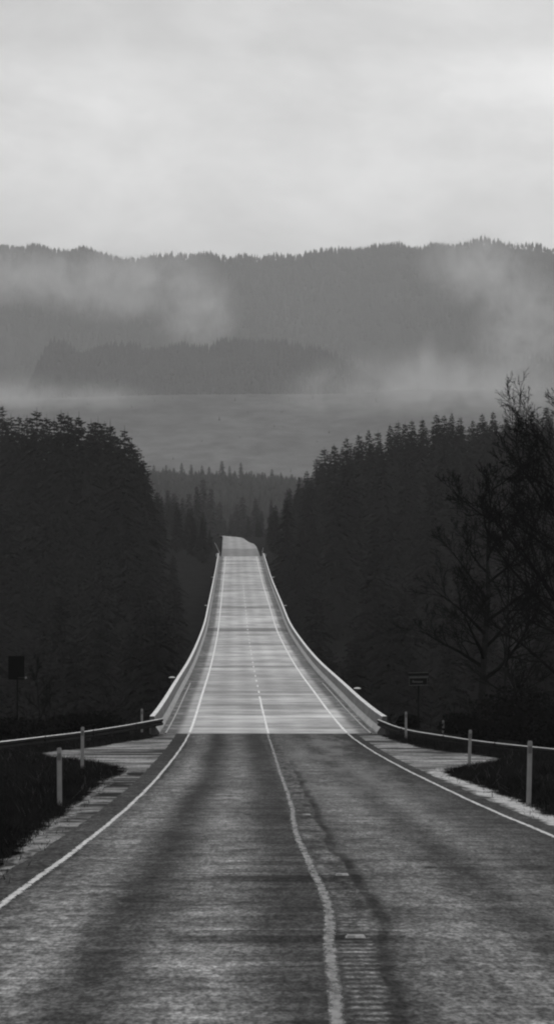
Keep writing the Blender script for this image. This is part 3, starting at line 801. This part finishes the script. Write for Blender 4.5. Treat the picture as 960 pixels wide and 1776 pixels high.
# ------------------------------------------------------------------ hills
def hill(name, y0, y1, crest_tab, dcrest, back, xr=2250, ease=1.35, base=-12.0, rough=10.0, seed=1, mat='hill_soil', nx=150, ny=60):
    crest = ip(crest_tab)
    def zf(x, y):
        px = 480 + x*F/dcrest
        top = (PYH - crest(np.clip(px, crest_tab[0][0], crest_tab[-1][0])))*dcrest/F + CZ
        far_ = np.maximum(np.abs(px - 480) - 620, 0)
        top = top + 60*(fbm(px/420.0, px*0, seed+3) - .5)*smooth(0, 400, far_)
        t = np.clip((y - y0)/(dcrest - y0), 0, 1)
        z = base + (top - base)*t**ease
        gul = (fbm(x/170.0, y/420.0, seed) - .5)*rough*np.minimum(t*3, 1)*(1 - t)**.35*2
        z = z + gul
        return z - np.maximum(y - dcrest, 0)*back
    xs = np.linspace(-xr, xr, nx*2); ys = np.linspace(y0, y1, ny)
    V, Fc = grid(xs, ys, zf)
    o = struct(link(name, np_mesh(name, V, Fc, MT[mat], None, True)))
    return zf
z3 = hill('hill', 2150, 3900, [(-200, 693), (0, 691), (150, 686), (250, 683), (420, 681), (590, 680), (700, 674), (830, 676), (960, 670), (1200, 660)], 3500, .06, 1700, 1.0, -25, 26, 4, 'cleared')
z2 = hill('hill', 3700, 4700, [(-200, 720), (-20, 705), (45, 690), (70, 632), (150, 617), (240, 612), (330, 609), (420, 606), (500, 610), (560, 622), (620, 650), (680, 690), (760, 760), (1200, 780)], 4300, .35, 1900, 1.0, 250, 20, 6)
z1 = hill('mountain', 4500, 6500, [(-250, 436), (0, 436), (60, 437), (130, 440), (180, 448), (230, 454), (300, 450), (345, 446), (400, 450), (470, 449), (540, 446), (600, 441), (660, 436), (740, 433), (790, 427),
                               (830, 421), (880, 424), (920, 429), (960, 435), (1200, 440)], 6000, .4, 2250, .95, 220, 70, 8)
def cover(zf, n, y0, y1, dc, h0, h1, label, seed, pxr=(-60, 1020), crest=900, tiers=2, mt='far_needles'):
    rg = np.random.default_rng(seed)
    y = rg.uniform(y0, y1, n); px = rg.uniform(*pxr, n)
    y2 = dc + rg.uniform(-60, 25, crest); px2 = rg.uniform(*pxr, crest)
    y = np.concatenate([y, y2]); px = np.concatenate([px, px2]); x = px2x(px, y)
    z = zf(x, y); h = rg.uniform(h0, h1, len(y))*(.55 + .85*vnoise(x/45, y/45, seed))
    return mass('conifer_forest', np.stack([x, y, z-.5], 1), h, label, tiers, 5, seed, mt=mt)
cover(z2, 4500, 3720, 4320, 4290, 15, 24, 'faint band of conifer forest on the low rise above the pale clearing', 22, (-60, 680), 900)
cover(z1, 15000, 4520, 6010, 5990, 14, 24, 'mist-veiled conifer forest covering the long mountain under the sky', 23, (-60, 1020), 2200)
cover(z3, 160, 2300, 3490, 3480, 3, 7, 'scattered young conifers on the pale cleared hillside', 24, (-40, 1000), 30)

V, Fc = grid(np.linspace(-600, 600, 61), np.linspace(-520, -62, 24), lambda x, y: CZ - 1.5 + 85*smooth(-62, -330, y)*(.8 + .4*fbm(x/90, y/90, 12)) + 4*fbm(x/20, y/20, 13))  # unseen slope behind the camera, added to darken surfaces facing it
struct(link('hill', np_mesh('hill', V, Fc, MT['hill_soil'], None, True)))
# ------------------------------------------------------------------ bare trees
def bare_tree(name, seed, H, spread, px, d, label, n1=13, up=.55, lean=(0, 0), r0=None, levels=3, low=.28, group='bare trees by the road'):
    r_ = random.Random(seed); x = px2x(px, d); z = float(ground_z(x, d))
    root = thing(name, label, 'bare tree', (x, d, z), group)
    r0 = r0 or H*.011
    tr = MB(); br = MB()
    def path(p, dr, L, n, wob, trop):
        pts = [Vector(p)]; dr = Vector(dr).normalized()
        for i in range(n):
            dr = (dr + Vector((r_.gauss(0, wob), r_.gauss(0, wob), r_.gauss(0, wob) + trop))).normalized()
            pts.append(pts[-1] + dr*(L/n))
        return pts, dr
    tp, _ = path((0, 0, -.6), (lean[0], lean[1], 1), H, 10, .045, .03)
    tr.tube(tp, [r0*(1.15 if i == 0 else 1)*(1 - .93*i/10) + .012 for i in range(11)], 8)
    tr.build('trunk', MT['bark'], root, True)
    def along(pts, t):
        f = t*(len(pts)-1); i = min(int(f), len(pts)-2); return pts[i].lerp(pts[i+1], f-i), (pts[i+1]-pts[i]).normalized()
    def limb(p, dr, L, r, lev):
        n = 5 if lev < 2 else 3
        pts, _ = path(p, dr, L, n, .075 + .05*lev, .05)
        br.tube(pts, [max(r*(1 - .80*i/n), .0105) for i in range(n+1)], 5 if lev == 0 else 3, False)
        if lev >= levels: return
        k = (8, 7, 5, 4)[lev]
        for j in range(k):
            t = .22 + .78*(j + r_.random())/k; q, dd = along(pts, min(t, .99))
            ax = dd.cross(Vector((r_.gauss(0, 1), r_.gauss(0, 1), r_.gauss(0, 1)))).normalized()
            nd = (dd*r_.uniform(.75, 1.1) + ax*r_.uniform(.45, .85) + Vector((0, 0, .12))).normalized()
            limb(q, nd, L*r_.uniform(.34, .58)*(1.15 - .45*t), max(r*(1 - .8*t)*.6, .008), lev+1)
    for j in range(n1):
        t = low + (1-low)*(j + r_.random()*.8)/n1
        p, dd = along(tp, min(t, .985)); a = j*2.4 + r_.uniform(-.6, .6)
        L = spread*(1.18 - .75*t)*r_.uniform(.75, 1.2)
        limb(p, (math.cos(a), math.sin(a), up*r_.uniform(.6, 1.5)), L, r0*(1-.85*t)*.55 + .02, 0)
    br.build('branches', MT['twig'], root)
    return root
bare_tree('bare_tree', 5, 15.6, 9.6, 1110, 112, 'large bare tree leaning in from the right edge with long rising branches', 20, .85, (-.05, 0), .27, 3, .22)
bare_tree('bare_tree', 8, 15.5, 5.0, 829, 121, 'dark bare tree with a straight trunk right of the small two-panel sign', 17, .55, (.0, 0), .24, 3, .30)
bare_tree('bare_tree', 12, 15.0, 6.0, 905, 138, 'bare tree between the straight trunk and the right edge, set farther back', 14, .7, (.03, 0), .16, 3, .2)
bare_tree('bare_tree', 19, 17.2, 6.0, 990, 106, 'short bare tree close behind the right guard rail at the right edge', 14, .6, (-.04, 0), .13, 3, .15)
bare_tree('bare_tree', 21, 10.5, 3.4, 868, 116, 'slim bare sapling just right of the straight dark trunk', 10, .8, (.05, 0), .09, 2, .2)
bare_tree('bare_tree', 26, 9.0, 2.0, 797, 134, 'slim bare sapling just left of the straight dark trunk', 9, .8, (-.06, 0), .08, 2, .2)
bare_tree('bare_tree', 31, 9.0, 2.4, 52, 131, 'thin bare trunk right beside the dark sign back on the left', 8, 1.1, (0, 0), .13, 2, .4)
bare_tree('bare_tree', 33, 8.8, 2.2, 66, 127, 'thin bare trunk leaning right, second from the dark sign back', 8, 1.1, (.16, 0), .09, 2, .4)
bare_tree('bare_tree', 37, 8.2, 2.2, 82, 134, 'thin bare trunk leaning right, third from the dark sign back', 8, 1.2, (.10, 0), .07, 2, .4)
bare_tree('bare_tree', 41, 9.4, 2.6, 139, 138, 'lone thin bare trunk midway between the dark sign back and the bridge', 9, 1.0, (.04, 0), .09, 2, .4)

# ------------------------------------------------------------------ verge vegetation
def blades(name, n, side, label, seed):
    rg = np.random.default_rng(seed)
    d = 20 + 84*rg.random(n)**1.25
    edge = -xl_out(d) if side < 0 else xr_out(d)
    e = rg.exponential(2.6, n) - .12 - .5*(rg.random(n) < .10)*rg.random(n); x = side*(edge + np.minimum(e, 11))
    z = ground_z(x, d)
    h = rg.uniform(.05, .17, n)*(1 + .9*vnoise(x*.7, d*.5, seed))*np.where(e < .3, .55, 1)*(1 + .5*(rg.random(n) < .03))
    a = rg.uniform(0, 6.28, n); w = rg.uniform(.006, .014, n); lx = rg.normal(0, .6, n)*h; ly = rg.normal(0, .5, n)*h
    A = np.stack([x - w*np.cos(a), d - w*np.sin(a), z-.02], 1); B = np.stack([x + w*np.cos(a), d + w*np.sin(a), z-.02], 1)
    C = np.stack([x + lx, d + ly, z + h], 1)
    V = np.concatenate([A, B, C]); i = np.arange(n)
    o = link(name, np_mesh(name, V, np.stack([i, i+n, i+2*n], 1), MT['grass']))
    tag(o, label, 'grass', None, 'stuff')
blades('grass', 60000, -1, 'dark wet grass on the island left of the road', 5)
blades('grass', 60000, 1, 'dark wet grass on the verge right of the road', 6)
MT['stalk'] = simple('dead_stalks', .10, 1.0, .0, 0, .4, 2.0)
def stalks(n, label, seed):
    rg = np.random.default_rng(seed); side = np.where(rg.random(n) < .55, -1, 1)
    d = 26 + 60*rg.random(n); edge = np.where(side < 0, -xl_out(d), xr_out(d)); x = side*(edge + .1 + rg.exponential(1.6, n))
    z = ground_z(x, d); h = rg.uniform(.10, .34, n); lx = rg.normal(0, .7, n)*h; w = rg.uniform(.004, .009, n)
    A = np.stack([x-w, d, z], 1); B = np.stack([x+w, d, z], 1); C = np.stack([x+lx, d + rg.normal(0, .3, n)*h, z+h], 1); i = np.arange(n)
    tag(link('dry_grass', np_mesh('dry_grass', np.concatenate([A, B, C]), np.stack([i, i+n, i+2*n], 1), MT['stalk'])), label, 'grass', None, 'stuff')
stalks(420, 'sparse pale dead stalks standing in the dark verges', 31)
def brush(name, clumps, n, label, seed, s0=.05, s1=.13):
    rg = np.random.default_rng(seed); C = np.asarray(clumps)
    k = rg.integers(0, len(C), n); v = rg.normal(0, 1, (n, 3)); v /= np.linalg.norm(v, axis=1)[:, None]
    v *= (rg.random(n)**.45)[:, None]
    c = C[k, :3] + v*C[k, 3:4]*np.array([1, 1, .75])
    gz = ground_z(c[:, 0], c[:, 1]); c[:, 2] = np.maximum(c[:, 2], gz + .02)
    s = rg.uniform(s0, s1, n)[:, None]
    u = rg.normal(0, 1, (n, 3)); u /= np.linalg.norm(u, axis=1)[:, None]
    w = np.cross(u, rg.normal(0, 1, (n, 3))); w /= np.linalg.norm(w, axis=1)[:, None] + 1e-6
    V = np.concatenate([c - u*s, c + w*s*.6, c + u*s, c - w*s*.6]); i = np.arange(n)
    o = link(name, np_mesh(name, V, np.stack([i, i+n, i+2*n, i+3*n], 1), MT['leaf']))
    tag(o, label, 'undergrowth', None, 'stuff')
def clumps(side, n, d0, d1, p0, p1, r0, r1, seed, ztop=0.6):
    rg = np.random.default_rng(seed); L = []
    for _ in range(n):
        d = rg.uniform(d0, d1); x = px2x(rg.uniform(p0, p1), d); r = rg.uniform(r0, r1)
        if abs(x - float(xc(d))) < 6.2 + r: continue
        z = float(ground_z(x, d)) + r*rg.uniform(.2, .8)*ztop
        L.append((x, d, z, r))
    return L
brush('undergrowth', clumps(-1, 60, 106, 128, -60, 255, .5, 1.25, 7), 52000, 'dark brambles behind the left guard rail', 8)
brush('undergrowth', clumps(1, 42, 106, 128, 690, 1010, .5, 1.2, 9) + clumps(1, 26, 110, 140, 850, 1020, 1.2, 2.6, 10, 1.4), 80000, 'dark tangled brambles behind the right guard rail under the bare trees', 11)

# ------------------------------------------------------------------ haze and mist
M = Mat('haze_air'); v = M.n('ShaderNodeVolumePrincipled', {'Color': (.92, .92, .92, 1), 'Density': 1.03e-4, 'Anisotropy': 0.0})
haze_mat = M.done(None, v.outputs[0])
m = MB(); m.box(0, 3025, 505, 4700, 7350, 1180)
hz = m.build('haze', haze_mat); hz['kind'] = 'stuff'; hz['label'] = 'pale haze filling the valley'; hz['category'] = 'haze'
def mist_mat(dens):
    M = Mat('mist_vapour'); o = M.obj()
    ln = M.n('ShaderNodeVectorMath', {0: o}, operation='LENGTH').outputs['Value']
    oi = M.n('ShaderNodeObjectInfo')
    n = M.noise(M.pos(), .0125, 6, .66, .9)
    fall = M.math('SUBTRACT', 1.0, M.sstep(ln, .15, 1.0))
    q = M.mul(M.mul(M.rng(n, .42, .66, 0, 1), fall), dens)
    v = M.n('ShaderNodeVolumePrincipled', {'Color': (.92, .92, .92, 1), 'Density': q, 'Anisotropy': 0.0})
    return M.done(None, v.outputs[0])
MM = mist_mat(.0075)
def unit_ball():
    import bmesh
    b = bmesh.new(); bmesh.ops.create_icosphere(b, subdivisions=2, radius=1.0); me = bpy.data.meshes.new('mist'); b.to_mesh(me); b.free()
    me.materials.append(MM); return me
BALL = unit_ball()
def mist(px, py, d, wx, hy, depth, label, roll=0.0):
    o = link('mist', BALL); o.location = (px2x(px, d), d, py2z(py, d)); o.scale = (wx*d/F, depth, hy*d/F); o.rotation_euler = (0, roll, 0)
    tag(o, label, 'mist', None, 'stuff')
mist(40, 478, 5430, 150, 62, 330, 'drifting mist high on the mountain at its left end')
mist(215, 492, 5420, 190, 80, 340, 'ragged mist on the mountain above the left forest', -.12)
mist(345, 540, 5300, 90, 100, 260, 'faint mist trailing down the middle of the mountain')
mist(835, 470, 5400, 135, 80, 330, 'bright mist curling below the right-hand summit', .25)
mist(905, 580, 5200, 110, 130, 330, 'mist pouring down the right flank of the mountain', .3)
mist(742, 615, 5000, 24, 60, 70, 'thin upright plume of mist right of the middle')
mist(770, 692, 3380, 340, 95, 420, 'low mist lying over the pale clearing on the right')
mist(70, 700, 3420, 260, 40, 400, 'low mist lying over the pale clearing on the left')

# ------------------------------------------------------------------ sky, sun, camera
W = bpy.data.worlds.new('World'); SC.world = W; W.use_nodes = True
t = W.node_tree; t.nodes.clear()
class WMat(Mat):
    def __init__(s, tree): s.t = tree; s.out = tree.nodes.new('ShaderNodeOutputWorld')
w = WMat(t)
sky = w.n('ShaderNodeTexSky', sky_type='NISHITA'); sky.sun_disc = False
SUN_EL, SUN_AZ = 42.0, 14.0       # degrees; azimuth from straight ahead towards the right
sky.sun_elevation = math.radians(SUN_EL); sky.sun_rotation = math.radians(SUN_AZ)
sky.air_density = 1.0; sky.dust_density = 3.0
bw = w.n('ShaderNodeRGBToBW', {0: sky.outputs[0]}).outputs[0]
dirv = w.n('ShaderNodeTexCoord').outputs['Generated']
sp = w.n('ShaderNodeSeparateXYZ', {0: dirv}); X, Y, Z = sp.outputs
grad = w.ramp(w.math('MAXIMUM', Z, 0.0), [(0, .70), (.12, .84), (.165, .88), (.19, .95), (.222, 1.0), (.230, .965), (.242, .81), (.262, .745), (.33, .86), (.6, 1.0), (1.0, 1.0)])
boost = w.math('ADD', 1.0, w.mul(w.sstep(Z, .3, .9), .45))
pv = w.comb(w.mul(X, 9.0), w.mul(w.add(Z, w.mul(X, .12)), 17.0), 3.4)
n1 = w.noise(pv, 1.0, 6, .6, .25); n2 = w.noise(w.comb(w.mul(X, 22.0), w.mul(Z, 40.0), 1.0), 1.0, 4, .5, .8)
cl = w.mul(w.rng(n1, .32, .68, .83, 1.15), w.rng(n2, .3, .7, .95, 1.05))
# brighter thin place in the cloud, up on the right
dx = w.math('SUBTRACT', X, .092); dz = w.math('SUBTRACT', Z, .222)
r2 = w.add(w.mul(w.mul(dx, dx), 420.0), w.mul(w.mul(dz, dz), 1700.0))
spot = w.math('ADD', 1.0, w.mul(w.math('POWER', 2.718, w.mul(r2, -1.0)), .14))
cloud = w.mul(w.mul(w.mul(grad, boost), w.mul(cl, spot)), 9.2)
tot = w.mul(w.mix(.12, cloud, bw), w.rng(Z, -.02, .0, .06, 1.0))
bgc = w.n('ShaderNodeCombineXYZ', {0: tot, 1: tot, 2: tot}).outputs[0]
bg = w.n('ShaderNodeBackground', {'Color': bgc, 'Strength': .1})
t.links.new(bg.outputs[0], w.out.inputs['Surface'])

L = bpy.data.lights.new('sun', 'SUN'); L.energy = .7; L.angle = math.radians(25); L.color = (1, 1, 1)
so = link('sun', L)
az, el = math.radians(SUN_AZ), math.radians(SUN_EL)
sd = Vector((math.sin(az)*math.cos(el), math.cos(az)*math.cos(el), math.sin(el)))
so.rotation_euler = (-sd).to_track_quat('-Z', 'Y').to_euler(); so.location = sd*300

cam = bpy.data.cameras.new('camera'); co = link('camera', cam)
co.location = (0, 0, CZ); co.rotation_euler = (math.radians(90), 0, 0)
cam.sensor_fit = 'HORIZONTAL'; cam.sensor_width = 36; cam.lens = 36*F/960
cam.shift_y = (PYH - 888)/960.0
cam.clip_start = .5; cam.clip_end = 20000
SC.camera = co
vs = SC.view_settings; vs.view_transform = 'Standard'; vs.look = 'None'; vs.exposure = 0; vs.gamma = 1; vs.use_curve_mapping = False
SC.render.engine = 'CYCLES'
cy = SC.cycles
cy.max_bounces = 5; cy.diffuse_bounces = 2; cy.glossy_bounces = 2; cy.volume_bounces = 0; cy.transparent_max_bounces = 12
cy.use_denoising = True; cy.filter_width = 2.1
